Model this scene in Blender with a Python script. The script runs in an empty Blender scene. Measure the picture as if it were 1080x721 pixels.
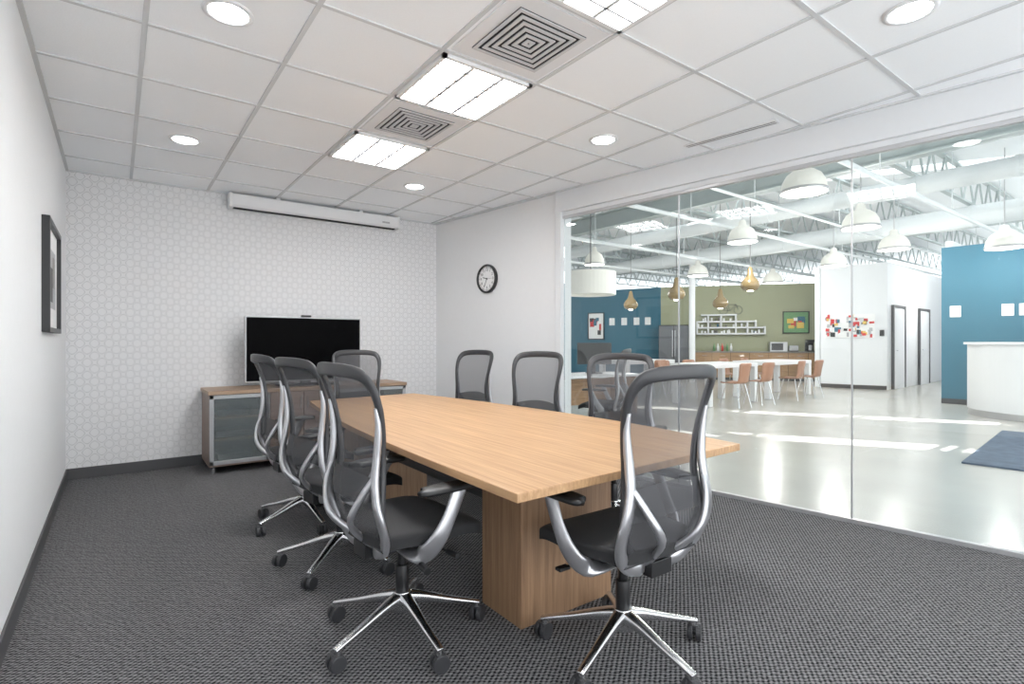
import bpy, bmesh, math, random
from mathutils import Vector, Matrix
random.seed(4)
scene = bpy.context.scene
COL = scene.collection
scene.view_settings.view_transform = 'Standard'
scene.view_settings.look = 'None'
scene.view_settings.exposure = 0.32
scene.view_settings.gamma = 1.12

def lin(c):
    return tuple(((x/255)/12.92 if x/255 <= .04045 else ((x/255+.055)/1.055)**2.4) for x in c) + (1,)

# ---------------------------------------------------------------- materials
def base_mat(name):
    m = bpy.data.materials.new(name); m.use_nodes = True
    nt = m.node_tree
    return m, nt, nt.nodes['Principled BSDF']

def mat(name, rgb, rough=.5, metal=0, emit=0, noise=0.0, nscale=20, bump=0, coat=0, spec=None):
    m, nt, b = base_mat(name)
    c = lin(rgb)
    b.inputs['Base Color'].default_value = c
    b.inputs['Roughness'].default_value = rough
    b.inputs['Metallic'].default_value = metal
    if coat: b.inputs['Coat Weight'].default_value = coat
    if spec is not None: b.inputs['Specular IOR Level'].default_value = spec
    if emit:
        b.inputs['Emission Color'].default_value = c
        b.inputs['Emission Strength'].default_value = emit
    tc = nt.nodes.new('ShaderNodeTexCoord')
    n = nt.nodes.new('ShaderNodeTexNoise'); n.inputs['Scale'].default_value = nscale
    n.inputs['Detail'].default_value = 4
    nt.links.new(tc.outputs['Object'], n.inputs['Vector'])
    r = nt.nodes.new('ShaderNodeValToRGB')
    k = max(noise, .02)
    r.color_ramp.elements[0].color = tuple(x*(1-k) for x in c[:3])+(1,)
    r.color_ramp.elements[1].color = tuple(min(1, x*(1+k)) for x in c[:3])+(1,)
    nt.links.new(n.outputs['Fac'], r.inputs['Fac'])
    nt.links.new(r.outputs['Color'], b.inputs['Base Color'])
    if bump:
        bp = nt.nodes.new('ShaderNodeBump'); bp.inputs['Strength'].default_value = bump
        bp.inputs['Distance'].default_value = .002
        nt.links.new(n.outputs['Fac'], bp.inputs['Height'])
        nt.links.new(bp.outputs['Normal'], b.inputs['Normal'])
    return m

def wood(name, c1, c2, scale, rough=.4):
    m, nt, b = base_mat(name)
    tc = nt.nodes.new('ShaderNodeTexCoord')
    mp = nt.nodes.new('ShaderNodeMapping'); mp.inputs['Scale'].default_value = scale
    nt.links.new(tc.outputs['Object'], mp.inputs['Vector'])
    n = nt.nodes.new('ShaderNodeTexNoise'); n.inputs['Scale'].default_value = 1
    n.inputs['Detail'].default_value = 8; n.inputs['Roughness'].default_value = .65
    n.inputs['Distortion'].default_value = .3
    nt.links.new(mp.outputs['Vector'], n.inputs['Vector'])
    r = nt.nodes.new('ShaderNodeValToRGB')
    r.color_ramp.elements[0].position = .34; r.color_ramp.elements[1].position = .66
    r.color_ramp.elements[0].color = lin(c1); r.color_ramp.elements[1].color = lin(c2)
    nt.links.new(n.outputs['Fac'], r.inputs['Fac'])
    nt.links.new(r.outputs['Color'], b.inputs['Base Color'])
    b.inputs['Roughness'].default_value = rough
    return m

def mnode(nt, op, a, b=None):
    n = nt.nodes.new('ShaderNodeMath'); n.operation = op
    for i, v in enumerate((a, b)):
        if v is None: continue
        if isinstance(v, (int, float)): n.inputs[i].default_value = v
        else: nt.links.new(v, n.inputs[i])
    return n.outputs[0]

def wallpaper():
    m, nt, b = base_mat('wallpaper_lattice')
    tc = nt.nodes.new('ShaderNodeTexCoord')
    sp = nt.nodes.new('ShaderNodeSeparateXYZ'); nt.links.new(tc.outputs['Object'], sp.inputs[0])
    a = mnode(nt, 'COSINE', mnode(nt, 'MULTIPLY', sp.outputs['X'], 2*math.pi/.105))
    c = mnode(nt, 'COSINE', mnode(nt, 'MULTIPLY', sp.outputs['Z'], 2*math.pi/.115))
    s = mnode(nt, 'ABSOLUTE', mnode(nt, 'ADD', a, c))
    d = mnode(nt, 'ABSOLUTE', mnode(nt, 'SUBTRACT', s, .5))
    r = nt.nodes.new('ShaderNodeValToRGB')
    r.color_ramp.elements[0].position = .08; r.color_ramp.elements[1].position = .22
    r.color_ramp.elements[0].color = lin((192, 192, 193)); r.color_ramp.elements[1].color = lin((226, 226, 227))
    nt.links.new(d, r.inputs['Fac']); nt.links.new(r.outputs['Color'], b.inputs['Base Color'])
    b.inputs['Roughness'].default_value = .7
    return m

def carpet():
    m, nt, b = base_mat('carpet_loop')
    tc = nt.nodes.new('ShaderNodeTexCoord')
    mp = nt.nodes.new('ShaderNodeMapping'); mp.inputs['Rotation'].default_value = (0, 0, math.radians(0))
    nt.links.new(tc.outputs['Object'], mp.inputs['Vector'])
    nz = nt.nodes.new('ShaderNodeTexNoise'); nz.inputs['Scale'].default_value = 45; nz.inputs['Detail'].default_value = 2
    nt.links.new(mp.outputs['Vector'], nz.inputs['Vector'])
    sp = nt.nodes.new('ShaderNodeSeparateXYZ'); nt.links.new(mp.outputs['Vector'], sp.inputs[0])
    off = mnode(nt, 'MULTIPLY', nz.outputs['Fac'], 4.6)
    a = mnode(nt, 'SINE', mnode(nt, 'ADD', mnode(nt, 'MULTIPLY', sp.outputs['X'], 2*math.pi/.030), off))
    c = mnode(nt, 'SINE', mnode(nt, 'ADD', mnode(nt, 'MULTIPLY', sp.outputs['Y'], 2*math.pi/.022), off))
    h = mnode(nt, 'ADD', mnode(nt, 'MULTIPLY', mnode(nt, 'MULTIPLY', a, c), .5), .5)
    n2 = nt.nodes.new('ShaderNodeTexNoise'); n2.inputs['Scale'].default_value = 150
    nt.links.new(tc.outputs['Object'], n2.inputs['Vector'])
    hh = mnode(nt, 'ADD', mnode(nt, 'MULTIPLY', h, .62), mnode(nt, 'MULTIPLY', n2.outputs['Fac'], .38))
    r = nt.nodes.new('ShaderNodeValToRGB')
    r.color_ramp.elements[0].position = .28; r.color_ramp.elements[1].position = .80
    r.color_ramp.elements[0].color = lin((24, 24, 26)); r.color_ramp.elements[1].color = lin((132, 131, 133))
    nt.links.new(hh, r.inputs['Fac']); nt.links.new(r.outputs['Color'], b.inputs['Base Color'])
    b.inputs['Roughness'].default_value = .95
    b.inputs['Specular IOR Level'].default_value = .1
    bp = nt.nodes.new('ShaderNodeBump'); bp.inputs['Strength'].default_value = .7; bp.inputs['Distance'].default_value = .006
    nt.links.new(hh, bp.inputs['Height']); nt.links.new(bp.outputs['Normal'], b.inputs['Normal'])
    return m

def see_through(name, rgb, opacity, rough=.6):
    m = bpy.data.materials.new(name); m.use_nodes = True; nt = m.node_tree
    b = nt.nodes['Principled BSDF']; b.inputs['Base Color'].default_value = lin(rgb); b.inputs['Roughness'].default_value = rough
    t = nt.nodes.new('ShaderNodeBsdfTransparent'); mx = nt.nodes.new('ShaderNodeMixShader')
    out = nt.nodes['Material Output']
    mx.inputs[0].default_value = opacity
    nt.links.new(t.outputs[0], mx.inputs[1]); nt.links.new(b.outputs[0], mx.inputs[2]); nt.links.new(mx.outputs[0], out.inputs['Surface'])
    return m

def glass_mat(name, tint=(.97, .99, .985, 1), ior=1.45):
    m = bpy.data.materials.new(name); m.use_nodes = True; nt = m.node_tree
    nt.nodes.remove(nt.nodes['Principled BSDF'])
    t = nt.nodes.new('ShaderNodeBsdfTransparent'); t.inputs[0].default_value = tint
    g = nt.nodes.new('ShaderNodeBsdfGlossy'); g.inputs['Roughness'].default_value = .0
    f = nt.nodes.new('ShaderNodeFresnel'); f.inputs[0].default_value = ior
    k = mnode(nt, 'MULTIPLY', f.outputs[0], .75)
    mx = nt.nodes.new('ShaderNodeMixShader')
    nt.links.new(k, mx.inputs[0]); nt.links.new(t.outputs[0], mx.inputs[1]); nt.links.new(g.outputs[0], mx.inputs[2])
    nt.links.new(mx.outputs[0], nt.nodes['Material Output'].inputs['Surface'])
    return m

M = {}
M['wall'] = mat('wall_paint_white', (230, 231, 232), .8)
M['paper'] = wallpaper()
M['carpet'] = carpet()
M['ceil'] = mat('ceiling_tile', (246, 249, 252), .9, noise=.03, nscale=120, bump=.3)
M['tbar'] = mat('ceiling_tbar', (204, 206, 208), .6)
M['header'] = mat('header_paint', (218, 220, 222), .7)
M['base'] = mat('rubber_baseboard', (66, 66, 68), .6)
M['alu'] = mat('polished_aluminium', (214, 214, 216), .22, 1)
M['silver'] = mat('silver_frame', (188, 188, 192), .28, .85)
M['satin'] = mat('satin_metal', (190, 190, 192), .4, .8)
M['charc'] = mat('charcoal_plastic', (44, 44, 47), .45)
M['black'] = mat('black_plastic', (20, 20, 22), .4)
M['seat'] = mat('seat_fabric', (31, 31, 33), .85, noise=.3, nscale=300, bump=.4)
M['mesh'] = see_through('chair_mesh', (74, 74, 78), .60)
M['lumbar'] = see_through('lumbar_mesh', (54, 54, 58), .75)
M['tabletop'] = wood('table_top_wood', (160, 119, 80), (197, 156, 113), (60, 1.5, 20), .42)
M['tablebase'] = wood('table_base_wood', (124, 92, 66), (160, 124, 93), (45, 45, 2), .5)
M['cred'] = wood('credenza_wood', (112, 94, 84), (146, 124, 111), (2, 40, 40), .5)
M['credtop'] = wood('credenza_top_wood', (138, 110, 86), (168, 139, 113), (2, 40, 40), .45)
M['screen'] = mat('tv_screen', (2, 2, 3), .6, spec=.04)
M['tvframe'] = mat('tv_bezel', (170, 171, 173), .35, .5)
M['white'] = mat('white_enamel', (226, 227, 229), .4)
M['whitepl'] = mat('white_plastic', (228, 228, 228), .5)
M['louver'] = mat('louver_grey', (196, 196, 198), .5)
M['dark'] = mat('dark_void', (30, 30, 31), .9)
M['slot'] = mat('slot_grey', (132, 132, 134), .8)
M['glass'] = glass_mat('clear_glass')
M['cabglass'] = see_through('smoked_glass', (112, 120, 122), .45, .1)
M['troffer'] = mat('troffer_emitter', (255, 255, 255), .5, emit=25)
M['down'] = mat('downlight_emitter', (255, 255, 255), .5, emit=30)
M['concrete'] = mat('polished_concrete', (188, 186, 180), .22, noise=.12, nscale=1.5)
M['teal'] = mat('teal_paint', (48, 102, 124), .7)
M['olive'] = mat('olive_paint', (157, 160, 130), .7)
M['lwhite'] = mat('lounge_white_paint', (232, 234, 237), .7)
M['steel'] = mat('painted_steel_grey', (168, 178, 178), .5)
M['deck'] = mat('roof_deck_white', (238, 241, 244), .7)
M['duct'] = mat('duct_white', (212, 217, 219), .5)
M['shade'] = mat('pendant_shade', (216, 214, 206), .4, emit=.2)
M['bulb'] = mat('lamp_bulb', (255, 246, 225), .4, emit=10)
M['amber'] = mat('amber_glass', (126, 106, 72), .15, emit=.1)
M['cord'] = mat('lamp_cord', (60, 60, 60), .6)
M['orange'] = mat('bent_plywood_shell', (156, 112, 88), .45)
M['rug'] = mat('blue_grey_rug', (82, 96, 114), .95, noise=.5, nscale=9, bump=.5)
M['kwood'] = wood('kitchen_wood', (138, 104, 72), (170, 134, 97), (2, 2, 30), .5)
M['counter'] = mat('counter_stone', (120, 116, 110), .3)
M['red'] = mat('card_red', (200, 48, 48), .6)
M['paperw'] = mat('card_white', (242, 242, 242), .6)
M['green'] = mat('card_green', (100, 150, 100), .6)
M['yellow'] = mat('card_yellow', (225, 190, 90), .6)
M['blackmet'] = mat('fridge_dark_steel', (92, 94, 98), .3, .6)

# ---------------------------------------------------------------- mesh helpers
def fin(name, bm, mats, parent=None, loc=(0, 0, 0), rotz=0, smooth=False, bevel=0, subsurf=0, mtx=None):
    bmesh.ops.recalc_face_normals(bm, faces=bm.faces)
    me = bpy.data.meshes.new(name); bm.to_mesh(me); bm.free()
    for m in (mats if isinstance(mats, (list, tuple)) else [mats]): me.materials.append(m)
    if smooth:
        for p in me.polygons: p.use_smooth = True
    ob = bpy.data.objects.new(name, me); COL.objects.link(ob)
    if mtx is not None: ob.matrix_local = mtx
    else:
        ob.location = loc; ob.rotation_euler = (0, 0, rotz)
    if parent: ob.parent = parent
    if bevel:
        b = ob.modifiers.new('bevel', 'BEVEL'); b.width = bevel; b.segments = 2; b.limit_method = 'ANGLE'
    if subsurf:
        s = ob.modifiers.new('sub', 'SUBSURF'); s.levels = subsurf; s.render_levels = subsurf
    return ob

def empty(name, loc=(0, 0, 0), rotz=0, mtx=None):
    e = bpy.data.objects.new(name, None); COL.objects.link(e); e.empty_display_size = .1
    if mtx is not None: e.matrix_world = mtx
    else:
        e.location = loc; e.rotation_euler = (0, 0, rotz)
    return e

def setmi(vs, mi):
    for f in {f for v in vs for f in v.link_faces}: f.material_index = mi

def abox(bm, c, s, mi=0, rot=None):
    m = Matrix.Translation(c)
    if rot is not None: m = m @ rot
    m = m @ Matrix.Diagonal((s[0], s[1], s[2], 1))
    vs = bmesh.ops.create_cube(bm, size=1, matrix=m)['verts']; setmi(vs, mi); return vs

def aboxr(bm, x0, x1, y0, y1, z0, z1, mi=0):
    return abox(bm, ((x0+x1)/2, (y0+y1)/2, (z0+z1)/2), (x1-x0, y1-y0, z1-z0), mi)

def acyl(bm, p0, p1, r0, r1=None, n=20, mi=0):
    p0 = Vector(p0); p1 = Vector(p1); d = p1-p0
    if r1 is None: r1 = r0
    q = d.to_track_quat('Z', 'Y').to_matrix().to_4x4()
    m = Matrix.Translation((p0+p1)/2) @ q
    vs = bmesh.ops.create_cone(bm, cap_ends=True, segments=n, radius1=r0, radius2=r1, depth=d.length, matrix=m)['verts']
    setmi(vs, mi); return vs

def lathe(bm, prof, n=24, c=(0, 0, 0), mi=0):
    rings = []
    for r, z in prof:
        rings.append([bm.verts.new((c[0]+r*math.cos(2*math.pi*i/n), c[1]+r*math.sin(2*math.pi*i/n), c[2]+z)) for i in range(n)])
    for a, b in zip(rings, rings[1:]):
        for i in range(n):
            f = bm.faces.new((a[i], a[(i+1) % n], b[(i+1) % n], b[i])); f.material_index = mi

def catmull(pts, k=5, closed=False):
    P = [tuple(p) for p in pts]; out = []; n = len(P)
    segs = n if closed else n-1
    for i in range(segs):
        if closed: a, b, c, d = P[(i-1) % n], P[i], P[(i+1) % n], P[(i+2) % n]
        else: a, b, c, d = P[max(i-1, 0)], P[i], P[i+1], P[min(i+2, n-1)]
        for j in range(k):
            t = j/k
            out.append(tuple(.5*((2*b[q])+(-a[q]+c[q])*t+(2*a[q]-5*b[q]+4*c[q]-d[q])*t*t+(-a[q]+3*b[q]-3*c[q]+d[q])*t**3) for q in range(len(b))))
    if not closed: out.append(P[-1])
    return out

def sweep(bm, pts, ref=(0, 0, 1), closed=False, n=10, mi=0, k=5, power=1.0):
    P = catmull(pts, k, closed) if k > 1 else pts
    ref = Vector(ref); rings = []; N = len(P)
    for i, p in enumerate(P):
        c = Vector(p[:3])
        nx = Vector(P[(i+1) % N][:3]) if (closed or i < N-1) else c
        pv = Vector(P[(i-1) % N][:3]) if (closed or i > 0) else c
        t = (nx-pv).normalized()
        s = t.cross(ref).normalized(); u = s.cross(t).normalized()
        ring = []
        for j in range(n):
            an = 2*math.pi*j/n
            ca, sa = math.cos(an), math.sin(an)
            ca = math.copysign(abs(ca)**power, ca); sa = math.copysign(abs(sa)**power, sa)
            ring.append(bm.verts.new(c+s*p[3]*ca+u*p[4]*sa))
        rings.append(ring)
    pairs = list(zip(rings, rings[1:]))
    if closed: pairs.append((rings[-1], rings[0]))
    for a, b in pairs:
        for j in range(n):
            f = bm.faces.new((a[j], a[(j+1) % n], b[(j+1) % n], b[j])); f.material_index = mi
    if not closed:
        for r in (rings[0], rings[-1]):
            f = bm.faces.new(r); f.material_index = mi

def poly_prism(bm, pts, z0, z1, mi=0):
    lo = [bm.verts.new((x, y, z0)) for x, y in pts]; hi = [bm.verts.new((x, y, z1)) for x, y in pts]
    fs = [bm.faces.new(lo), bm.faces.new(hi)]
    n = len(pts)
    for i in range(n): fs.append(bm.faces.new((lo[i], lo[(i+1) % n], hi[(i+1) % n], hi[i])))
    for f in fs: f.material_index = mi

# ---------------------------------------------------------------- room constants
H = 2.74; LX = -.358; BY = 6.13; YB = -1.2
CX = 3.319
ang = math.radians(8.2)
W = Vector((math.sin(ang), -math.cos(ang), 0)); NW = Vector((-math.cos(ang), -math.sin(ang), 0))
def wp(t, o=0, z=0): return Vector((CX, BY, 0))+W*t+NW*o+Vector((0, 0, z))
def wx(y): return CX+(BY-y)*math.tan(ang)
tend = (BY-YB)/math.cos(ang)

def wall_box(bm, t0, t1, o0, o1, z0, z1, mi=0):
    pts = [wp(t0, o0), wp(t1, o0), wp(t1, o1), wp(t0, o1)]
    poly_prism(bm, [(p.x, p.y) for p in pts], z0, z1, mi)

# ---------------------------------------------------------------- room shell
bm = bmesh.new(); poly_prism(bm, [(LX, YB), (wx(YB), YB), (CX, BY), (LX, BY)], -.08, 0); fin('floor', bm, M['carpet'])
bm = bmesh.new(); poly_prism(bm, [(LX-.12, YB), (wx(YB)+.1, YB), (CX+.1, BY+.12), (LX-.12, BY+.12)], H, H+.08); fin('ceiling', bm, M['ceil'])
bm = bmesh.new(); aboxr(bm, LX-.12, CX+.12, BY, BY+.12, -.08, H); fin('wall_back', bm, M['paper'])
bm = bmesh.new(); aboxr(bm, LX-.12, LX, YB, BY, -.08, H); fin('wall_left', bm, M['wall'])
bm = bmesh.new(); wall_box(bm, 0, 2.06, 0, -.12, -.08, H); fin('wall_right', bm, M['wall'])
bm = bmesh.new(); wall_box(bm, 2.04, tend, .03, -.14, 2.53, H)
wall_box(bm, 2.04, tend, .0, -.11, 2.49, 2.53); fin('wall_header', bm, M['header'], bevel=.004)
bm = bmesh.new(); wall_box(bm, 2.04, 2.115, .03, -.14, 0, 2.53); fin('trim_1', bm, M['header'], bevel=.004)
bm = bmesh.new(); wall_box(bm, 2.115, tend, .0, -.04, -.004, .028); wall_box(bm, 2.115, tend, .0, -.04, 2.462, 2.49)
fin('trim_2', bm, M['satin'], bevel=.003)
bm = bmesh.new(); aboxr(bm, LX, CX, BY-.012, BY, 0, .1); fin('baseboard_back', bm, M['base'], bevel=.003)
bm = bmesh.new(); aboxr(bm, LX, LX+.012, YB, BY, 0, .1); fin('baseboard_left', bm, M['base'], bevel=.003)
bm = bmesh.new(); wall_box(bm, 0, 2.04, .012, 0, 0, .1); fin('baseboard_right', bm, M['base'], bevel=.003)
bm = bmesh.new()
aboxr(bm, LX, CX, BY-.022, BY, H-.012, H); aboxr(bm, LX, LX+.022, YB, BY, H-.012, H)
wall_box(bm, 0, tend, .055, .0, H-.012, H)
fin('trim_3', bm, M['tbar'])
js = [2.12, 3.375, 4.64, 5.90, 7.16]
for i in range(len(js)):
    a = js[i]; b = js[i+1] if i+1 < len(js) else tend
    bm = bmesh.new(); wall_box(bm, a+.003, b-.003, -.014, -.026, .02, 2.47)
    fin('window_%d' % (i+1), bm, M['glass'])
bm = bmesh.new()
for j in js[1:]: wall_box(bm, j-.004, j+.004, -.012, -.028, .02, 2.47)
fin('trim_4', bm, M['satin'])

# ceiling grid
GX = [.11+.625*i for i in range(8)]
GY = [1.80+.643*i for i in range(-5, 7)]
bm = bmesh.new()
for x in GX:
    ymax = BY if x < CX else BY-(x-CX)/math.tan(ang)
    aboxr(bm, x-.0115, x+.0115, YB, ymax-.02, H-.007, H)
for y in GY:
    if y < YB or y > BY-.05: continue
    aboxr(bm, LX+.02, wx(y)-.03, y-.0115, y+.0115, H-.0065, H)
fin('ceiling_grid', bm, M['tbar'])

# troffers
for y0 in (1.80-.643, 2.443, 3.729):
    e = empty('ceiling_light_panel', (1.36+.3125, y0+.3215, H))
    hx, hy = .296, .305
    bm = bmesh.new()
    for sx in (-1, 1): abox(bm, (sx*(hx-.012), 0, -.012), (.024, 2*hy, .022))
    for sy in (-1, 1): abox(bm, (0, sy*(hy-.012), -.012), (2*hx, .024, .022))
    fin('frame', bm, M['whitepl'], e)
    bm = bmesh.new(); abox(bm, (0, 0, -.003), (2*hx-.05, 2*hy-.05, .003)); fin('diffuser', bm, M['troffer'], e)
    bm = bmesh.new()
    for i in range(1, 3): abox(bm, (-hx+2*hx*i/3, 0, -.018), (.022, 2*hy-.05, .008))
    for i in range(1, 6): abox(bm, (0, -hy+2*hy*i/6, -.018), (2*hx-.05, .013, .008))
    fin('louver', bm, M['louver'], e)
# air diffusers
for y0 in (1.80, 3.086):
    e = empty('air_vent', (1.36+.3125, y0+.3215, H))
    bm = bmesh.new(); abox(bm, (0, 0, -.004), (.56, .58, .006))
    fin('plate', bm, M['white'], e)
    bm = bmesh.new(); abox(bm, (0, 0, -.009), (.41, .41, .004)); fin('throat', bm, M['dark'], e)
    bm = bmesh.new()
    for k in range(6):
        r = .205-.036*k; w_ = .018
        for s in (-1, 1):
            abox(bm, (s*(r-w_/2), 0, -.0145), (w_, 2*r, .005)); abox(bm, (0, s*(r-w_/2), -.0145), (2*r-2*w_, w_, .005))
    fin('louvers', bm, M['louver'], e)
# downlights
for x, y in ((.415, 2.76), (.415, 4.69), (2.34, 4.76), (2.94, 2.82), (2.93, .885)):
    e = empty('recessed_downlight', (x, y, H))
    bm = bmesh.new(); lathe(bm, [(.108, 0), (.108, -.006), (.085, -.010), (.082, -.002)], 36); fin('ring', bm, M['white'], e, smooth=True)
    bm = bmesh.new(); acyl(bm, (0, 0, -.004), (0, 0, -.001), .083, n=36); fin('lens', bm, M['down'], e)
# linear diffuser
e = empty('linear_air_diffuser', (3.60, 2.2, H), ang)
bm = bmesh.new(); abox(bm, (0, 0, -.005), (.07, .68, .008)); fin('frame', bm, M['white'], e)
bm = bmesh.new(); abox(bm, (-.014, 0, -.010), (.007, .65, .004)); abox(bm, (.014, 0, -.010), (.007, .65, .004)); fin('slots', bm, M['slot'], e)

# projector screen housing
e = empty('projection_screen_case', (1.82, 6.03, 2.60))
bm = bmesh.new()
prof = [(-.07, .10), (-.07, .0), (-.055, -.02), (.05, -.02), (.07, .0), (.07, .10), (.055, .115), (-.055, .115)]
lo = [bm.verts.new((-.89, y, z)) for y, z in prof]; hi = [bm.verts.new((.89, y, z)) for y, z in prof]
for i in range(8): bm.faces.new((lo[i], lo[(i+1) % 8], hi[(i+1) % 8], hi[i]))
bm.faces.new(lo); bm.faces.new(hi)
fin('case', bm, M['white'], e)
bm = bmesh.new()
for s in (-1, 1): abox(bm, (s*.9, 0, .047), (.03, .15, .15))
fin('end_caps', bm, M['whitepl'], e, bevel=.01)
bm = bmesh.new(); abox(bm, (0, -.01, -.024), (1.74, .05, .012)); fin('slot', bm, M['dark'], e)
bm = bmesh.new(); abox(bm, (-.45, 0, .125), (.04, .1, .03)); abox(bm, (.45, 0, .125), (.04, .1, .03)); fin('brackets', bm, M['white'], e)
bm = bmesh.new(); abox(bm, (.74, -.073, .03), (.09, .003, .02)); fin('badge', bm, M['tvframe'], e)

# ---------------------------------------------------------------- wall clock
def wall_mtx(t, o, z):
    p = wp(t, o, z)
    return Matrix(((W.x, 0, NW.x, p.x), (W.y, 0, NW.y, p.y), (0, 1, 0, p.z), (0, 0, 0, 1)))
e = empty('wall_clock', mtx=wall_mtx(1.0, .0, 1.95))
bm = bmesh.new(); lathe(bm, [(.0, .002), (.165, .002), (.168, .03), (.16, .042), (.146, .04), (.142, .022)], 48); fin('rim', bm, M['black'], e, smooth=True)
bm = bmesh.new(); acyl(bm, (0, 0, .012), (0, 0, .02), .144, n=48); fin('face', bm, M['paperw'], e)
bm = bmesh.new()
for i in range(60):
    a = math.radians(i*6); L = .012 if i % 5 else .02
    abox(bm, (.131*math.sin(a), .131*math.cos(a), .0215), (.0022 if i % 5 else .005, L, .002), rot=Matrix.Rotation(-a, 4, 'Z'))
def hand(a, L, w):
    a = math.radians(a); abox(bm, (L*.42*math.sin(a), L*.42*math.cos(a), .024), (w, L, .002), rot=Matrix.Rotation(-a, 4, 'Z'))
hand(285, .075, .009); hand(205, .11, .006); hand(90, .12, .002)
acyl(bm, (0, 0, .02), (0, 0, .028), .009)
fin('ticks_and_hands', bm, M['black'], e)
for h in range(1, 13):
    cu = bpy.data.curves.new('numeral_%d' % h, 'FONT'); cu.body = str(h); cu.size = .042; cu.align_x = 'CENTER'; cu.align_y = 'CENTER'; cu.extrude = .0005
    cu.materials.append(M['black'])
    o = bpy.data.objects.new('numeral_%d' % h, cu); COL.objects.link(o); o.parent = e
    a = math.radians(h*30); o.location = (.102*math.sin(a), .102*math.cos(a), .0215)

# picture on left wall
e = empty('picture_frame', (LX, 4.62, 1.63))
bm = bmesh.new()
for s in (-1, 1):
    abox(bm, (.02, s*.39, 0), (.04, .03, .70)); abox(bm, (.02, 0, s*.335), (.04, .81, .03))
fin('frame', bm, M['black'], e, bevel=.003)
bm = bmesh.new(); abox(bm, (.010, 0, 0), (.012, .76, .65)); fin('mat_board', bm, M['paperw'], e)
bm = bmesh.new(); abox(bm, (.017, 0, 0), (.003, .46, .38), 0)
abox(bm, (.0195, -.08, -.04), (.002, .2, .22), 1); abox(bm, (.0195, .12, .05), (.002, .12, .2), 2)
fin('print', bm, [M['tvframe'], M['base'], M['counter']], e)

# ---------------------------------------------------------------- credenza
e = empty('credenza', (1.65, 5.83, 0)); hw = .98; d0 = -.28; d1 = .27
bm = bmesh.new(); aboxr(bm, -hw, hw, d0-.01, d1, .735, .77); fin('top', bm, M['credtop'], e, bevel=.003)
bm = bmesh.new()
for x in (-hw+.012, hw-.042, -.47, .16): aboxr(bm, x, x+.03, d0+.02, d1, .09, .735)
aboxr(bm, -hw+.012, hw-.012, d0+.02, d1, .07, .10)
aboxr(bm, -hw+.012, hw-.012, d1-.015, d1, .09, .735)
fin('carcass', bm, M['cred'], e, bevel=.002)
bm = bmesh.new()
for z in (.3, .5): aboxr(bm, -hw+.042, -.47, d0+.05, d1-.015, z, z+.02)
fin('shelves', bm, M['credtop'], e)
bm = bmesh.new()
x0, x1, z0, z1 = -hw+.012, -.455, .09, .73
for x in (x0, x1-.035): aboxr(bm, x, x+.035, d0, d0+.02, z0, z1)
for z in (z0, z1-.035): aboxr(bm, x0, x1, d0, d0+.02, z, z+.035)
x2, x3 = .19, hw-.012
for x in (x2, x3-.035): aboxr(bm, x, x+.035, d0, d0+.02, z0, z1)
for z in (z0, z1-.035): aboxr(bm, x2, x3, d0, d0+.02, z, z+.035)
fin('door_frames', bm, M['tvframe'], e, bevel=.002)
bm = bmesh.new(); aboxr(bm, x0+.03, x1-.03, d0+.007, d0+.013, z0+.03, z1-.03); aboxr(bm, x2+.03, x3-.03, d0+.007, d0+.013, z0+.03, z1-.03)
fin('door_glass', bm, M['cabglass'], e)
bm = bmesh.new(); aboxr(bm, -.45, -.14, d0, d0+.02, .09, .73); aboxr(bm, -.135, .185, d0, d0+.02, .09, .73); fin('doors', bm, M['cred'], e, bevel=.002)
bm = bmesh.new()
for x in (-.17, -.105, -.49, .215): acyl(bm, (x, d0-.02, .56), (x, d0-.02, .68), .005)
fin('handles', bm, M['alu'], e)
bm = bmesh.new()
aboxr(bm, -.9, -.56, -.15, .15, .32, .38); aboxr(bm, -.88, -.6, -.12, .15, .52, .575); aboxr(bm, -.88, -.58, -.15, .1, .10, .16)
fin('av_equipment', bm, M['black'], e, bevel=.004)
bm = bmesh.new()
for x in (-.93, -.35, .3, .93):
    for y in (-.22, .2): acyl(bm, (x, y, 0), (x, y, .07), .018)
fin('feet', bm, M['alu'], e)

# ---------------------------------------------------------------- television
e = empty('television', (1.60, 5.80, .77))
bm = bmesh.new(); aboxr(bm, -.585, .585, -.02, .03, .045, .71); fin('bezel', bm, M['tvframe'], e, bevel=.006)
bm = bmesh.new(); aboxr(bm, -.572, .572, -.0235, -.019, .060, .697); fin('screen', bm, M['screen'], e)
bm = bmesh.new(); aboxr(bm, -.28, .28, -.12, .12, 0, .014); aboxr(bm, -.05, .05, .0, .03, .01, .06); fin('stand', bm, M['black'], e, bevel=.004)
bm = bmesh.new(); aboxr(bm, -.05, .05, -.03, .01, .71, .73); aboxr(bm, -.38, .38, .03, .07, .12, .6); fin('camera_and_rear_housing', bm, M['black'], e, bevel=.006)

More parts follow.
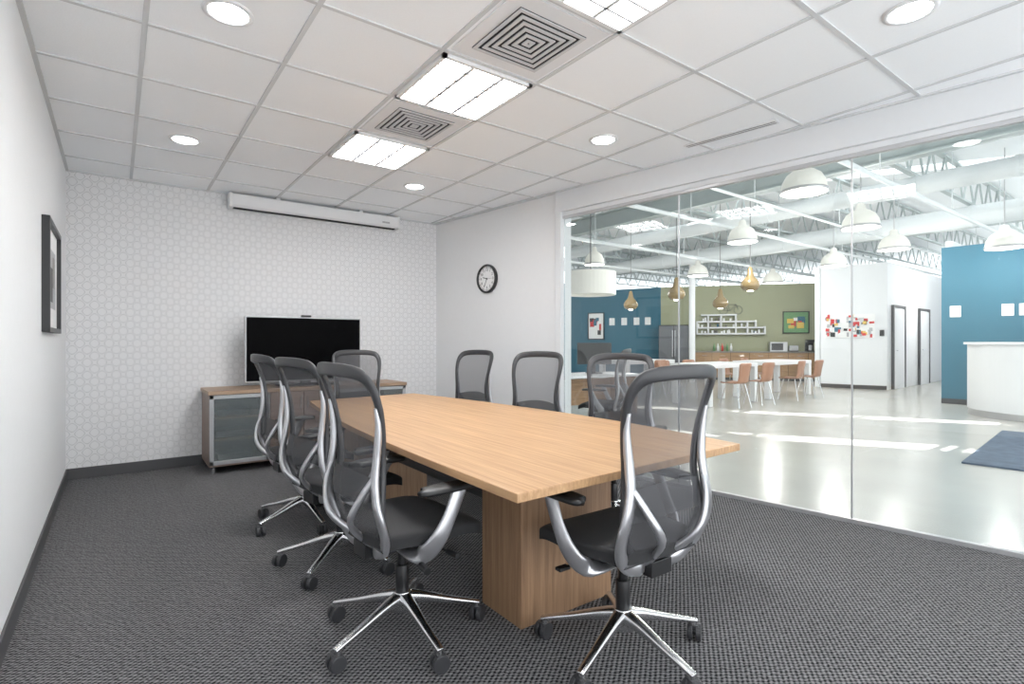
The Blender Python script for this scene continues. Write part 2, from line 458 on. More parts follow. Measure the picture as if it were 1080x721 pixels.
# ---------------------------------------------------------------- conference table
e = empty('conference_table', (0, 0, 0))
L = catmull([(1.02, 1.35), (1.03, 2.1), (1.07, 2.9), (1.15, 3.7), (1.27, 4.5)], 6)
R = catmull([(2.24, 4.58), (2.37, 3.7), (2.44, 2.9), (2.45, 2.1), (2.37, 1.39)], 6)
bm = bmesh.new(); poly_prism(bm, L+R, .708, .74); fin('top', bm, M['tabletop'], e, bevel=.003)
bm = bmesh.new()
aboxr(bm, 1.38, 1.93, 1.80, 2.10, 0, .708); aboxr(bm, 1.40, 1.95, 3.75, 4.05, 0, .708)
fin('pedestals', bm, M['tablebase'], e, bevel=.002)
bm = bmesh.new(); aboxr(bm, 1.62, 1.70, 2.10, 3.75, .36, .66); fin('cable_trough', bm, M['charc'], e, bevel=.004)
bm = bmesh.new(); aboxr(bm, 1.2, 2.2, 1.95, 2.0, .685, .708); aboxr(bm, 1.3, 2.15, 3.9, 3.95, .685, .708); fin('rails', bm, M['charc'], e)
# ---------------------------------------------------------------- office chair (shared part meshes)
def prof_y(z):
    T = [(.42, -.17), (.50, -.220), (.58, -.246), (.66, -.240), (.74, -.226), (.84, -.230), (.94, -.252), (1.02, -.278), (1.12, -.318)]
    if z <= T[0][0]: return T[0][1]
    for (a, ya), (b, yb) in zip(T, T[1:]):
        if z <= b:
            return ya+(yb-ya)*(z-a)/(b-a)
    return T[-1][1]
def back_y(x, z): return prof_y(z)+1.1*x*x
HALF = [(0, .452), (.09, .456), (.150, .478), (.192, .53), (.207, .59), (.203, .66), (.192, .73), (.192, .80), (.202, .88), (.214, .96), (.217, 1.03), (.207, 1.075), (.178, 1.104), (.11, 1.115), (0, 1.118)]
def half_w(z):
    for (xa, a), (xb, b) in zip(HALF, HALF[1:]):
        if a <= z <= b: return xa+(xb-xa)*(z-a)/(b-a)
    return 0
RB = .325
def chair_parts():
    parts = {}
    bm = bmesh.new()
    for i in range(5):
        a = 2*math.pi*i/5; ca, sa = math.cos(a), math.sin(a)
        pts = [(r*ca, r*sa, z, w, h) for r, z, w, h in ((.02, .150, .030, .030), (.09, .140, .024, .022), (.20, .112, .018, .014), (RB-.025, .088, .016, .010), (RB+.008, .078, .014, .009))]
        sweep(bm, pts, n=12, k=4, power=.7)
        acyl(bm, ((RB-.005)*ca, (RB-.005)*sa, .06), ((RB-.005)*ca, (RB-.005)*sa, .085), .014, n=14)
    acyl(bm, (0, 0, .10), (0, 0, .18), .045, .036, 28)
    parts['star_base'] = (bm, M['alu'], 'base', .002, True)
    bm = bmesh.new()
    for i in range(5):
        a = 2*math.pi*i/5; ca, sa = math.cos(a), math.sin(a)
        c = Vector((RB*ca, RB*sa, .034)); b2 = a+.9+i*1.7
        ax = Vector((-math.sin(b2), math.cos(b2), 0))
        for s in (-1, 1):
            acyl(bm, c+ax*s*.006, c+ax*s*.027, .034, .031 if s > 0 else .034, 20)
        acyl(bm, c-ax*.024, c+ax*.024, .012, n=12)
        abox(bm, c+Vector((0, 0, .022)), (.036, .036, .020), rot=Matrix.Rotation(b2, 4, 'Z'))
    parts['casters'] = (bm, M['charc'], 'base', .004, False)
    bm = bmesh.new(); acyl(bm, (0, 0, .17), (0, 0, .29), .028, n=24); acyl(bm, (0, 0, .29), (0, 0, .40), .019, n=24)
    parts['gas_column'] = (bm, M['black'], 'base', .002, True)
    bm = bmesh.new()
    abox(bm, (0, -.02, .405), (.17, .27, .05)); abox(bm, (0, -.15, .40), (.11, .08, .055))
    abox(bm, (0, .02, .432), (.34, .05, .014)); abox(bm, (0, -.08, .432), (.34, .05, .014))
    acyl(bm, (.08, .05, .40), (.25, .07, .395), .006, n=10); acyl(bm, (.24, .069, .395), (.30, .076, .393), .012, n=12)
    acyl(bm, (-.08, .02, .40), (-.27, .03, .392), .006, n=10); abox(bm, (-.285, .03, .392), (.05, .03, .012))
    acyl(bm, (.08, -.06, .40), (.27, -.06, .375), .006, n=10); acyl(bm, (.25, -.06, .378), (.30, -.06, .37), .015, n=12)
    parts['tilt_mechanism'] = (bm, M['black'], 'top', .006, False)
    # seat
    bm = bmesh.new()
    bmesh.ops.create_cube(bm, size=2)
    bmesh.ops.subdivide_edges(bm, edges=bm.edges[:], cuts=7, use_grid_fill=True)
    for v in bm.verts:
        u, w, t = v.co
        x = u*.258*(1-.13*w*w*abs(w)-(.10 if w < 0 else 0)*abs(w)); y = .035+w*.250*(1-.10*u*u)
        if t > 0: z = .496+.012*u*u+.006*w*w
        else: z = .444
        fr = max(0, w-.45)
        z -= .12*fr*fr
        mid = .466-.12*fr*fr
        if abs(u) > .99 or abs(w) > .99: z = z*.7+mid*.3
        z = z if abs(t) > .99 else (mid+t*.022)
        v.co = (x, y, z)
    parts['seat'] = (bm, M['seat'], 'top_sub', 0, True)
    bm = bmesh.new(); abox(bm, (0, 0, .443), (.40, .38, .016)); parts['seat_pan'] = (bm, M['charc'], 'top', .006, False)
    # dark hoop
    bm = bmesh.new()
    pts = []
    full = [(x, z) for x, z in HALF] + [(-x, z) for x, z in HALF[::-1][1:-1]]
    for x, z in full:
        wd = .015 if z < .98 else .015+.010*(z-.98)/.13
        pts.append((x, back_y(x, z), z, wd, .012))
    sweep(bm, pts, ref=(0, 1, 0), closed=True, n=12, k=4, power=.7)
    parts['back_frame'] = (bm, M['charc'], 'top', 0, True)
    bm = bmesh.new(); rows = []
    N = 30
    for i in range(N+1):
        z = .458+(1.112-.458)*i/N; hw_ = half_w(z)
        rows.append([bm.verts.new((hw_*u, back_y(hw_*u, z), z)) for u in [-1+2*j/12 for j in range(13)]])
    for a, b in zip(rows, rows[1:]):
        for j in range(12): bm.faces.new((a[j], a[j+1], b[j+1], b[j]))
    parts['back_mesh'] = (bm, M['mesh'], 'top', 0, True)
    bm = bmesh.new(); rows = []
    for i in range(7):
        z = .60+.11*i/6
        rows.append([bm.verts.new((half_w(z)*.93*u, back_y(half_w(z)*u, z)-.02, z+.025*(1-u*u))) for u in [-1+2*j/12 for j in range(13)]])
    for a, b in zip(rows, rows[1:]):
        for j in range(12): bm.faces.new((a[j], a[j+1], b[j+1], b[j]))
    parts['lumbar_support'] = (bm, M['lumbar'], 'top', 0, True)
    # silver outer rails running down the sides
    bm = bmesh.new()
    for s in (-1, 1):
        pts = []
        for x, z, o, a, b in ((.214, .98, .010, .007, .007), (.212, .92, .016, .012, .010), (.206, .86, .024, .016, .012), (.200, .79, .031, .019, .012), (.204, .71, .038, .020, .013), (.222, .63, .038, .021, .013), (.232, .56, .032, .022, .013), (.215, .49, .026, .024, .014), (.165, .435, .020, .026, .015)):
            pts.append((s*x, back_y(x, z)-o, z, a, b))
        pts.append((s*.10, -.165, .410, .026, .015)); pts.append((s*.04, -.13, .400, .026, .015))
        sweep(bm, pts, ref=(0, 1, 0), n=12, k=5, power=.75)
        pts = [(s*.205, back_y(.205, .74)-.034, .74, .012, .008), (s*.16, back_y(.16, .64)-.05, .64, .014, .009), (s*.10, back_y(.10, .54)-.05, .54, .016, .011), (s*.05, -.19, .45, .018, .013), (s*.04, -.14, .405, .018, .013)]
        sweep(bm, pts, ref=(0, 1, 0), n=10, k=4, power=.75)
    parts['back_support'] = (bm, M['silver'], 'top', 0, True)
    bm = bmesh.new()
    for s in (-1, 1):
        pts = [(s*.06, -.06, .405, .022, .012), (s*.17, -.06, .402, .030, .012), (s*.255, -.045, .420, .036, .013), (s*.294, -.01, .475, .034, .011), (s*.304, .035, .555, .028, .010), (s*.302, .075, .640, .030, .011), (s*.298, .08, .652, .034, .012)]
        sweep(bm, pts, ref=(s*1, 0, .35), n=12, k=5, power=.75)
    parts['arm_supports'] = (bm, M['silver'], 'top', 0, True)
    bm = bmesh.new()
    for s in (-1, 1):
        pts = [(s*.292, -.075, .662, .030, .010), (s*.296, -.06, .664, .040, .014), (s*.298, .05, .666, .045, .015), (s*.292, .15, .664, .040, .014), (s*.286, .175, .660, .026, .010)]
        sweep(bm, pts, n=14, k=4, power=.6)
    parts['arm_pads'] = (bm, M['black'], 'top', 0, True)
    return parts

PARTS = {}
def build_chair(x, y, phi, base_deg):
    e = empty('office_chair', (x, y, 0))
    if not PARTS:
        for k, (bm, m, kind, bev, sm) in chair_parts().items():
            ob = fin(k, bm, m, e, smooth=sm, bevel=bev, subsurf=1 if kind == 'top_sub' else 0)
            PARTS[k] = (ob, kind)
            ob.rotation_euler = (0, 0, math.radians(base_deg if kind == 'base' else phi-90))
    else:
        for k, (src, kind) in PARTS.items():
            ob = src.copy(); ob.name = k; COL.objects.link(ob); ob.parent = e
            ob.rotation_euler = (0, 0, math.radians(base_deg if kind == 'base' else phi-90))
    return e

build_chair(1.60, 1.43, 89, -20)
build_chair(.965, 2.08, 4, -18)
build_chair(1.00, 2.94, 10, 8)
build_chair(1.03, 3.76, 4, 58)
build_chair(1.85, 4.84, -97, 40)
build_chair(2.60, 4.38, 195, 10)
build_chair(2.60, 3.36, 203, 30)
build_chair(2.64, 2.44, 212, 5)
build_chair(4.75, 4.55, 120, 5)

# ================================================================= LOUNGE
RZ = 4.6
bm = bmesh.new()
poly_prism(bm, [(wx(BY+14), 20.5), (CX, BY), (wx(YB), YB), (wx(YB)+.5, YB-3), (26, YB-3), (26, 20.5)], -.1, -.004)
fin('floor_lounge', bm, M['concrete'])
bm = bmesh.new(); wall_box(bm, -14, tend, -.12, -.2, H, RZ); fin('wall_lounge_upper', bm, M['lwhite'])
bm = bmesh.new(); wall_box(bm, -14, -.13, -.0, -.12, -.08, RZ); fin('wall_lounge_side', bm, M['lwhite'])

def wseg(name, p0, p1, z0, z1, th, m, bevel=0):
    p0 = Vector((p0[0], p0[1], 0)); p1 = Vector((p1[0], p1[1], 0)); d = (p1-p0).normalized()
    n = Vector((-d.y, d.x, 0))
    if n.dot(p0) < 0: n = -n
    q = [p0, p1, p1+n*th, p0+n*th]
    bm = bmesh.new(); poly_prism(bm, [(v.x, v.y) for v in q], z0, z1)
    return fin(name, bm, m, bevel=bevel)
wseg('wall_teal_far', (13.2, 16.06), (15.07, 11.75), 0, 3.1, .15, M['teal'])
wseg('wall_olive', (15.07, 11.75), (18.6, 7.04), 0, 3.1, .15, M['olive'])
wseg('wall_white', (15.35, 6.68), (15.78, 5.27), 0, 3.25, .2, M['lwhite'])
wseg('wall_kitchen_return', (15.35, 6.70), (18.6, 7.1), 0, 3.25, .12, M['lwhite'])
wseg('wall_corridor_left', (15.80, 5.27), (23, 5.6), 0, 3.25, .12, M['lwhite'])
wseg('wall_teal_reception', (13.27, 3.49), (13.9, -3.5), 0, 3.1, .2, M['teal'])
wseg('wall_corridor_right', (13.5, 3.49), (23, 3.8), 0, 3.25, -.12, M['lwhite'])
wseg('wall_corridor_end', (22.9, 3.7), (22.9, 5.7), 0, 3.25, .12, M['lwhite'])
wseg('baseboard_lounge', (15.34, 6.68), (15.77, 5.27), 0, .1, .02, M['base'])
wseg('baseboard_reception', (13.255, 3.49), (13.885, -3.5), 0, .1, .02, M['base'])
bm = bmesh.new(); aboxr(bm, 25.8, 26, -4.6, 20.5, 0, 3.0); fin('wall_lounge_east', bm, M['lwhite'])
bm = bmesh.new(); aboxr(bm, 1.0, 26, 20.4, 20.6, 0, 3.0); fin('wall_lounge_north', bm, M['lwhite'])
for i, (x, y) in enumerate(((16.6, 5.29), (18.9, 5.395))):
    e = empty('door_%d' % (i+1), (x, y, 0), math.atan2(.33, 7.2))
    bm = bmesh.new()
    for s in (-1, 1): abox(bm, (s*.48, -.02, 1.06), (.06, .06, 2.12))
    abox(bm, (0, -.02, 2.15), (1.02, .06, .06)); fin('frame', bm, M['base'], e)
    bm = bmesh.new(); abox(bm, (0, -.01, 1.05), (.9, .04, 2.1)); fin('leaf', bm, M['lwhite'], e)
    bm = bmesh.new(); acyl(bm, (-.38, -.08, 1.0), (-.27, -.08, 1.0), .01); fin('handle', bm, M['alu'], e)
e = empty('window_6', (22.88, 4.7, 0))
bm = bmesh.new(); abox(bm, (-.02, 0, 1.3), (.03, 1.1, 2.0)); fin('pane', bm, mat('daylight_pane', (225, 238, 255), .3, emit=1.0), e)
bm = bmesh.new()
for s in (-1, 0, 1): abox(bm, (-.04, s*.56, 1.3), (.04, .06, 2.1))
fin('mullions', bm, M['satin'], e)

# roof deck; its slots are invented, shaped to throw sun streaks onto the floor
E = Vector((.507, -.862, 0)); Nn = Vector((.862, .507, 0))
def quad(bm, n0, n1, e0, e1, z0, z1):
    pts = [Nn*n0+E*e0, Nn*n1+E*e0, Nn*n1+E*e1, Nn*n0+E*e1]
    poly_prism(bm, [(p.x, p.y) for p in pts], z0, z1)
bm = bmesh.new()
e0, e1 = -21, 9.0
quad(bm, 3.2, 9.88, e0, e1, RZ, RZ+.1)
quad(bm, 9.88, 10.34, e0, -2.0, RZ, RZ+.1); quad(bm, 9.88, 10.34, 2.45, e1, RZ, RZ+.1)
quad(bm, 10.34, 12.50, e0, e1, RZ, RZ+.1)
quad(bm, 12.50, 12.92, e0, -3.2, RZ, RZ+.1); quad(bm, 12.50, 12.92, 5.8, e1, RZ, RZ+.1)
quad(bm, 12.92, 36, e0, e1, RZ, RZ+.1)
fin('ceiling_lounge', bm, M['deck'])

jm = None
for i in range(11):
    y = -.4+1.75*i
    if jm is None:
        bm = bmesh.new(); Lj = 20.0
        for z, r in ((.62, .045), (.0, .04)):
            aboxr(bm, 0, Lj, -r, r, z-.02, z+.02)
        n = 28
        for k in range(n):
            xa = Lj*k/n; xb = Lj*(k+.5)/n; xc = Lj*(k+1)/n
            acyl(bm, (xa, 0, 0), (xb, 0, .62), .018, n=6); acyl(bm, (xb, 0, .62), (xc, 0, 0), .018, n=6)
        ob = fin('roof_joist', bm, M['steel'], loc=(5.2, y, 3.93)); jm = ob.data
    else:
        ob = bpy.data.objects.new('roof_joist', jm); COL.objects.link(ob); ob.location = (5.2, y, 3.93)
for x in (8.2, 14.2):
    bm = bmesh.new(); aboxr(bm, -.1, .1, -3, 19, 0, .025); aboxr(bm, -.1, .1, -3, 19, .3, .325); aboxr(bm, -.012, .012, -3, 19, 0, .325)
    fin('roof_girder', bm, M['steel'], loc=(x, 0, 3.58))
for x, z, r in ((13.35, 3.66, .2), (5.7, 3.75, .13), (10.3, 3.72, .15)):
    bm = bmesh.new(); acyl(bm, (x, -3, z), (x, 19, z), r, n=24)
    for k in range(18): acyl(bm, (x, -3+k*1.2, z), (x, -2.95+k*1.2, z), r*1.06, n=24)
    fin('air_duct', bm, M['duct'], smooth=False)
for y, z in ((5.6, 3.35), (7.9, 3.3), (10.5, 3.35), (2.75, 3.35), (4.45, 3.42), (1.2, 3.42)):
    bm = bmesh.new(); acyl(bm, (4.2, y, z), (25, y, z), .035 if z < 3.4 else .022, n=12)
    for k in range(7): acyl(bm, (5+3*k, y, z), (5+3*k, y, 4.58), .008, n=6)
    fin('sprinkler_pipe', bm, M['duct'])
for x, y in ((8.2, 9.6), (14.2, 9.9)):
    bm = bmesh.new(); acyl(bm, (x, y, 0), (x, y, 3.6), .09, n=20); fin('steel_column', bm, M['lwhite'], smooth=False)

for (x, y, z, r, pw) in ((7.03, 3.26, 3.27, .27, 42), (9.63, 3.58, 3.20, .27, 42), (9.04, 5.26, 3.16, .25, 42), (12.28, 3.98, 3.18, .27, 42),
                     (12.42, 2.38, 3.0, .27, 42), (8.63, 8.55, 3.1, .22, 50), (12.24, 8.36, 3.1, .26, 50), (12.69, 5.25, 3.04, .26, 50), (7.3, .4, 3.2, .27, 35), (11.0, 12.6, 3.1, .27, 60), (14.6, 7.6, 3.0, .26, 50), (18.0, 4.5, 2.95, .2, 60)):  # last pendant, in the corridor, is an added lamp to brighten it
    e = empty('dome_pendant_lamp', (x, y, z))
    bm = bmesh.new(); lathe(bm, [(r, -.15), (r*1.0, -.11), (r*.93, -.02), (r*.75, .07), (r*.5, .12), (r*.28, .15), (r*.22, .23), (.03, .25)], 28)
    fin('shade', bm, M['shade'], e, smooth=True)
    bm = bmesh.new(); lathe(bm, [(r*.99, -.155), (r*1.03, -.15), (r*1.03, -.12), (r*.99, -.12)], 28); fin('rim', bm, M['satin'], e, smooth=True)
    bm = bmesh.new(); acyl(bm, (0, 0, -.10), (0, 0, .0), .07, n=16); fin('bulb', bm, M['bulb'], e)
    bm = bmesh.new(); acyl(bm, (0, 0, .24), (0, 0, RZ-z), .01, n=6); fin('stem', bm, M['satin'], e)
    ld = bpy.data.lights.new('lamp', 'POINT'); ld.energy = pw; ld.shadow_soft_size = .12; ld.color = (1, .98, .95)
    lo = bpy.data.objects.new('lamp', ld); COL.objects.link(lo); lo.parent = e; lo.location = (0, 0, -.32)
e = empty('drum_pendant_lamp', (6.42, 6.45, 2.2))
bm = bmesh.new(); lathe(bm, [(.40, -.19), (.42, -.19), (.42, .19), (.40, .19), (.40, -.19)], 40); lathe(bm, [(.0, -.15), (.40, -.15)], 40)
fin('shade', bm, M['shade'], e, smooth=False)
bm = bmesh.new(); acyl(bm, (0, 0, -.14), (0, 0, RZ-2.2), .008, n=6); fin('cord', bm, M['cord'], e)
for x, y, z, s in ((8.84, 6.52, 2.25, 1.0), (10.9, 6.87, 2.18, 1.0), (9.53, 5.39, 2.38, 1.0), (9.9, 8.6, 2.2, 1.0)):
    e = empty('glass_pendant_lamp', (x, y, z))
    bm = bmesh.new(); lathe(bm, [(.05*s, -.2*s), (.12*s, -.19*s), (.165*s, -.13*s), (.17*s, -.07*s), (.13*s, .0), (.075*s, .06*s), (.05*s, .14*s), (.045*s, .2*s), (.02*s, .24*s)], 24)
    fin('shade', bm, M['amber'], e, smooth=True)
    bm = bmesh.new(); acyl(bm, (0, 0, .23*s), (0, 0, RZ-z), .006, n=6); fin('cord', bm, M['cord'], e)
    bm = bmesh.new(); acyl(bm, (0, 0, -.215*s), (0, 0, -.19*s), .05, n=12); fin('bulb', bm, M['bulb'], e)

def white_table(x, y, lx, ly, h, rot):
    e = empty('white_dining_table', (x, y, 0), rot)
    bm = bmesh.new(); abox(bm, (0, 0, h-.04), (lx, ly, .08)); fin('top', bm, M['white'], e, bevel=.004)
    bm = bmesh.new()
    for s in (-1, 1):
        for q in (-1, 1): abox(bm, (s*(lx/2-.06), q*(ly/2-.06), (h-.08)/2), (.11, .11, h-.08))
    fin('legs', bm, M['white'], e, bevel=.004)
white_table(9.75, 6.25, 1.7, .85, .80, 0)
white_table(12.1, 6.3, 1.9, .85, .80, 0)
white_table(9.9, 8.4, 1.7, .85, .80, 0)
sc = None
def shell_chair(x, y, phi):
    global sc
    e = empty('shell_chair', (x, y, 0), math.radians(phi-90))
    if sc is None:
        bm = bmesh.new(); rows = []
        path = [(.20, .435), (.18, .45), (.08, .445), (-.05, .44), (-.14, .45), (-.19, .50), (-.21, .60), (-.225, .72), (-.24, .80), (-.245, .83)]
        for i, (yy, zz) in enumerate(path):
            w = [.17, .2, .21, .21, .20, .18, .17, .19, .20, .16][i]
            rows.append([bm.verts.new((w*u, yy+.03*u*u*(1 if i > 4 else 0), zz+.02*u*u*(1 if i < 5 else 0))) for u in (-1, -.5, 0, .5, 1)])
        for a, b in zip(rows, rows[1:]):
            for j in range(4): bm.faces.new((a[j], a[j+1], b[j+1], b[j]))
        o1 = fin('shell', bm, M['orange'], e, smooth=True)
        so = o1.modifiers.new('solid', 'SOLIDIFY'); so.thickness = .012
        bm = bmesh.new()
        for sx in (-1, 1):
            for sy in (-1, 1): acyl(bm, (sx*.13, sy*.11, .44), (sx*.2, sy*.2, 0), .011, n=8)
        o2 = fin('legs', bm, M['alu'], e)
        sc = (o1, o2)
    else:
        for s in sc:
            o = s.copy(); COL.objects.link(o); o.parent = e
for x, y, p in ((9.3, 5.55, 90), (10.1, 5.53, 85), (9.3, 6.98, 270), (10.15, 6.98, 265), (11.5, 5.58, 95), (12.3, 5.58, 90), (11.6, 7.02, 270), (12.5, 7.02, 272), (9.6, 7.70, 90)):
    shell_chair(x, y, p)

K0 = Vector((15.07, 11.75, 0)); KD = Vector((.6, -.8, 0)); KN = Vector((-.8, -.6, 0))
rotk = math.atan2(KD.y, KD.x)
def kpos(u, o, z=0): return K0+KD*u+KN*o+Vector((0, 0, z))
e = empty('kitchen_counter', kpos(3.0, .32), rotk)
bm = bmesh.new(); abox(bm, (0, 0, .48), (3.9, .6, .80)); fin('cabinets', bm, M['kwood'], e, bevel=.003)
bm = bmesh.new(); abox(bm, (0, 0, .04), (3.8, .52, .08)); fin('toe_kick', bm, M['base'], e)
bm = bmesh.new(); abox(bm, (0, -.01, .90), (3.94, .64, .04)); fin('worktop', bm, M['counter'], e)
bm = bmesh.new()
for k in range(7): abox(bm, (-1.95+.56*(k)+.0, -.302, .48), (.008, .006, .8))
fin('door_gaps', bm, M['dark'], e)
bm = bmesh.new()
for k in range(7): acyl(bm, (-1.6+.56*k-.1, -.32, .78), (-1.6+.56*k+.05, -.32, .78), .008, n=8)
fin('handles', bm, M['alu'], e)
e = empty('refrigerator', kpos(.42, .42), rotk)
bm = bmesh.new(); abox(bm, (0, 0, .90), (.95, .72, 1.76)); fin('body', bm, M['black'], e, bevel=.01)
bm = bmesh.new(); abox(bm, (-.24, -.38, 1.15), (.46, .05, 1.2)); abox(bm, (.24, -.38, 1.15), (.46, .05, 1.2)); abox(bm, (0, -.38, .30), (.94, .05, .44)); fin('doors', bm, M['blackmet'], e, bevel=.01)
bm = bmesh.new(); acyl(bm, (-.04, -.44, .75), (-.04, -.44, 1.6), .012); acyl(bm, (.04, -.44, .75), (.04, -.44, 1.6), .012); acyl(bm, (-.35, -.44, .45), (.35, -.44, .45), .012); fin('handles', bm, M['alu'], e)
e = empty('wall_shelf', kpos(2.2, .14, 1.85), rotk)
bm = bmesh.new()
for z, a, b in ((-.38, -1.05, 1.05), (-.18, -1.05, 1.05), (.02, -1.05, .75), (.24, -.9, .2)): aboxr(bm, a, b, -.12, .12, z, z+.045)
for x, z0, z1 in ((-1.05, -.38, .02), (-.7, -.38, .24), (-.3, -.18, .24), (.15, -.38, .24), (.5, -.38, .02), (1.02, -.38, -.15), (.75, -.18, .05)): aboxr(bm, x, x+.045, -.12, .12, z0, z1+.03)
fin('shelves', bm, M['white'], e)
bm = bmesh.new()
for k in range(34):
    x = random.uniform(-1.0, .95); z = random.choice((-.335, -.135, .065)) if x < .6 else -.335
    y = random.uniform(-.08, .06)
    acyl(bm, (x, y, z), (x, y, z+random.uniform(.06, .12)), .03, n=10, mi=random.choice((0, 0, 1, 2)))
fin('mugs', bm, [M['paperw'], M['counter'], M['teal']], e)
bm = bmesh.new()
def ring(bm, c, r, t, n=28):
    pts = [(c[0]+r*math.cos(2*math.pi*i/n), c[1], c[2]+r*math.sin(2*math.pi*i/n), t, t) for i in range(n)]
    sweep(bm, pts, ref=(0, 1, 0), closed=True, n=6, k=1)
ring(bm, (-.2, 0, .42), .13, .008); ring(bm, (.25, 0, .42), .13, .008)
acyl(bm, (-.2, 0, .42), (0, 0, .40), .008, n=6); acyl(bm, (0, 0, .40), (.18, 0, .6), .008, n=6); acyl(bm, (.25, 0, .42), (.17, 0, .64), .008, n=6); acyl(bm, (-.08, 0, .6), (.18, 0, .6), .008, n=6); acyl(bm, (-.08, 0, .63), (0, 0, .40), .008, n=6)
acyl(bm, (-.2, 0, .42), (-.07, 0, .6), .008, n=6)
fin('bicycle_ornament', bm, M['cord'], e)
def framed(name, base, rot, w, h, cols):
    e = empty(name, base, rot)
    bm = bmesh.new()
    for s in (-1, 1): abox(bm, (s*w/2, -.02, 0), (.03, .04, h+.03)); abox(bm, (0, -.02, s*h/2), (w+.03, .04, .03))
    fin('frame', bm, M['black'], e)
    bm = bmesh.new(); abox(bm, (0, -.01, 0), (w, .015, h), 0)
    for k in range(8):
        abox(bm, (random.uniform(-.32, .32)*w, -.02-.001*k, random.uniform(-.3, .3)*h), (random.uniform(.12, .3)*w, .002, random.uniform(.1, .3)*h), random.randint(1, len(cols)-1))
    fin('print', bm, cols, e)
framed('framed_artwork', kpos(4.18, .02, 1.85), rotk, .74, .68, [M['green'], M['paperw'], M['teal'], M['red'], M['yellow']])
TD = Vector((-.398, .917, 0)); TN = Vector((-.917, -.398, 0))
pt = K0+TD*2.35+TN*.02; rott = math.atan2(-TD.y, -TD.x)
framed('framed_artwork', (pt.x, pt.y, 1.8), rott, .6, .95, [M['paperw'], M['red'], M['teal'], M['black'], M['red']])
for k, u in enumerate((.45, .85, 1.3, 1.75)):
    p = K0+TD*u+TN*.012
    bm = bmesh.new(); abox(bm, (0, 0, 0), (.2, .01, .26)); fin('notice_card', bm, M['paperw'], loc=(p.x, p.y, 1.95), rotz=rott)
e = empty('coffee_maker', kpos(4.5, .35, .92), rotk)
bm = bmesh.new(); abox(bm, (0, .05, .18), (.22, .14, .36)); abox(bm, (0, -.03, .33), (.22, .26, .08)); abox(bm, (0, -.05, .015), (.22, .26, .03)); fin('body', bm, M['black'], e, bevel=.01)
bm = bmesh.new(); acyl(bm, (0, -.08, .04), (0, -.08, .2), .06, n=16); fin('carafe', bm, M['alu'], e)
e = empty('microwave_oven', kpos(3.6, .35, .92), rotk)
bm = bmesh.new(); abox(bm, (0, 0, .15), (.5, .36, .30)); fin('body', bm, M['satin'], e, bevel=.01)
bm = bmesh.new(); abox(bm, (-.05, -.185, .15), (.34, .01, .22)); fin('door', bm, M['black'], e)
e = empty('toaster', kpos(4.05, .3, .92), rotk)
bm = bmesh.new(); abox(bm, (0, 0, .1), (.28, .18, .18)); fin('body', bm, M['alu'], e, bevel=.02)
bm = bmesh.new(); abox(bm, (0, -.03, .19), (.2, .025, .006)); abox(bm, (0, .03, .19), (.2, .025, .006)); abox(bm, (0, 0, .005), (.26, .16, .01)); fin('slots', bm, M['black'], e)
e = empty('condiment_bottles', kpos(2.0, .3, .92), rotk)
bm = bmesh.new()
for k, x in enumerate((-.3, -.18, -.05, .1, .22)):
    lathe(bm, [(.001, 0), (.035, 0), (.035, .15), (.014, .2), (.014, .25), (.001, .25)], 12, c=(x, .03*(k % 2), 0), mi=k % 3)
fin('bottles', bm, [M['green'], M['paperw'], M['red']], e, smooth=True)

a0 = Vector((15.35, 6.68, 0)); a1 = Vector((15.78, 5.27, 0)); ad = (a1-a0).normalized(); an = Vector((ad.y, -ad.x, 0))
if an.x > 0: an = -an
p = a0.lerp(a1, .44)+an*.02; rota = math.atan2(ad.y, ad.x)
e = empty('collage_board', (p.x, p.y, 1.64), rota)
bm = bmesh.new(); abox(bm, (0, 0, 0), (1.15, .02, .62)); fin('board', bm, M['paperw'], e)
bm = bmesh.new()
for i in range(70):
    cx = random.uniform(-.52, .52); cz = random.uniform(-.26, .26)
    abox(bm, (cx, -.013-.0006*i, cz), (random.uniform(.04, .11), .001, random.uniform(.05, .12)), random.choice((0, 0, 0, 1, 1, 2, 3, 4, 4, 5)), rot=Matrix.Rotation(random.uniform(-.1, .1), 4, 'Y'))
fin('cards', bm, [M['red'], M['tvframe'], M['black'], M['teal'], M['paperw'], M['yellow']], e)
p = a0.lerp(a1, .93)+an*.02
bm = bmesh.new(); abox(bm, (0, 0, 0), (.1, .03, .16)); fin('thermostat', bm, M['black'], loc=(p.x, p.y, 1.45), rotz=rota)

b0 = Vector((13.27, 3.49, 0)); b1 = Vector((13.9, -3.5, 0)); bd = (b1-b0).normalized(); rotb = math.atan2(bd.y, bd.x)
for k, u in enumerate((.22, .98, 1.22, 1.46, 1.7)):
    p = b0+bd*u+Vector((-.012, 0, 0))
    bm = bmesh.new(); abox(bm, (0, 0, 0), (.17, .01, .22)); fin('notice_card', bm, M['paperw'], loc=(p.x, p.y, 1.82), rotz=rotb)

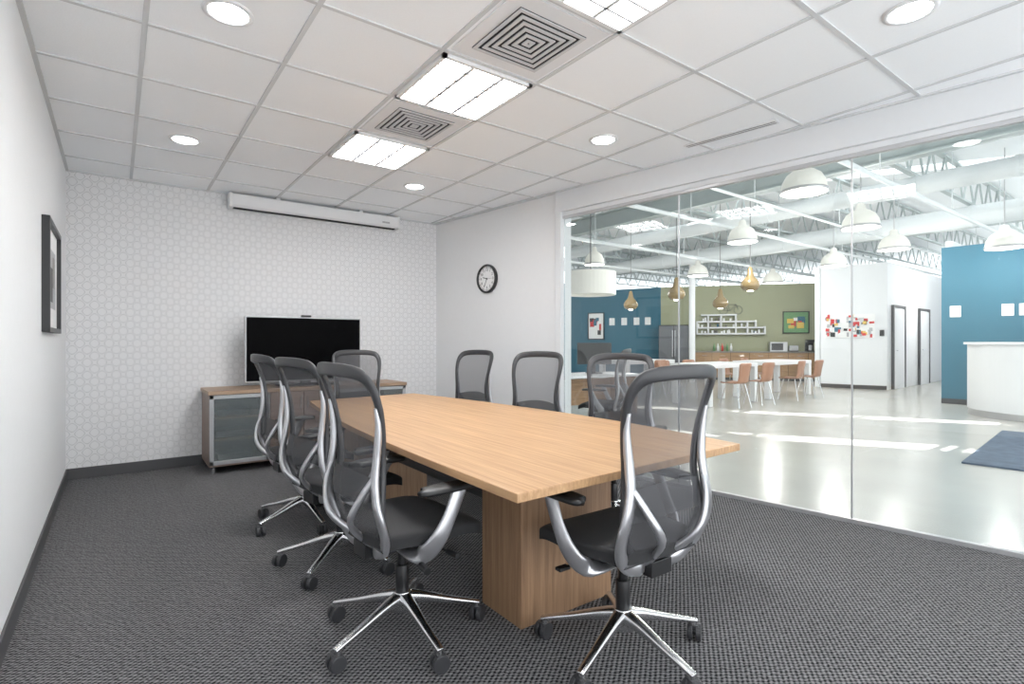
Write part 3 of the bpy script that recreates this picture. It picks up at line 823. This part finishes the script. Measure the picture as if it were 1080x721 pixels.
e = empty('reception_desk', (12.15, 1.75, 0))
def arc(bm, r0, r1, a0, a1, z0, z1, n=48):
    pts = [(r1*math.cos(math.radians(a0+(a1-a0)*i/n)), r1*math.sin(math.radians(a0+(a1-a0)*i/n))) for i in range(n+1)]
    pts += [(r0*math.cos(math.radians(a1-(a1-a0)*i/n)), r0*math.sin(math.radians(a1-(a1-a0)*i/n))) for i in range(n+1)]
    lo = [bm.verts.new((x, y, z0)) for x, y in pts]; hi = [bm.verts.new((x, y, z1)) for x, y in pts]; m = len(pts)
    for i in range(m): bm.faces.new((lo[i], lo[(i+1) % m], hi[(i+1) % m], hi[i]))
    for i in range(n):
        j = m-1-i
        bm.faces.new((lo[i], lo[i+1], lo[j-1], lo[j])); bm.faces.new((hi[i], hi[i+1], hi[j-1], hi[j]))
bm = bmesh.new(); arc(bm, .98, 1.05, 75, 285, .1, 1.18); fin('front', bm, M['white'], e)
bm = bmesh.new(); arc(bm, .96, 1.04, 75, 285, 0, .1); fin('kick_base', bm, M['satin'], e)
bm = bmesh.new(); arc(bm, .75, 1.1, 75, 285, 1.18, 1.22); fin('counter_top', bm, M['lwhite'], e)
bm = bmesh.new(); arc(bm, .45, .98, 80, 280, .70, .74); fin('work_surface', bm, M['kwood'], e)
bm = bmesh.new(); abox(bm, (0, 0, .006), (2.9, 2.4, .02)); fin('area_rug', bm, M['rug'], loc=(8.40, .57, 0), rotz=math.radians(5), bevel=.004)

e = empty('work_desk', (5.55, 5.75, 0), math.radians(-8))
bm = bmesh.new(); abox(bm, (0, 0, .73), (1.6, .7, .035)); fin('top', bm, M['white'], e, bevel=.003)
bm = bmesh.new()
for s in (-1, 1): abox(bm, (s*.76, 0, .355), (.04, .64, .71))
abox(bm, (0, .28, .45), (1.5, .02, .4)); fin('panels', bm, M['kwood'], e)
e = empty('desktop_monitor', (5.75, 5.7, .748), math.radians(-30))
bm = bmesh.new(); abox(bm, (0, 0, .3), (.52, .03, .32)); abox(bm, (0, .03, .12), (.05, .02, .24)); abox(bm, (0, .02, .008), (.22, .18, .015)); fin('body', bm, M['black'], e, bevel=.004)

# ---------------------------------------------------------------- light
w = bpy.data.worlds.new('sky'); scene.world = w; w.use_nodes = True
bg = w.node_tree.nodes['Background']; bg.inputs[0].default_value = (.94, .975, 1, 1); bg.inputs[1].default_value = 2.7
sd = bpy.data.lights.new('sun', 'SUN'); sd.energy = 12; sd.angle = math.radians(.6); sd.color = (1, .98, .95)
so = bpy.data.objects.new('sun', sd); COL.objects.link(so)
el = math.radians(62)
sdir = -(Nn*math.cos(el)+Vector((0, 0, math.sin(el))))
so.rotation_euler = sdir.to_track_quat('-Z', 'Y').to_euler(); so.location = (20, 10, 20)

# ---------------------------------------------------------------- camera
cd = bpy.data.cameras.new('camera'); cam = bpy.data.objects.new('camera', cd); COL.objects.link(cam)
cd.sensor_width = 36; cd.lens = 18.8; cd.clip_start = .05; cd.clip_end = 200
cam.location = (0, 0, 1.22); cam.rotation_euler = (math.radians(90), 0, math.radians(-36.5))
scene.camera = cam
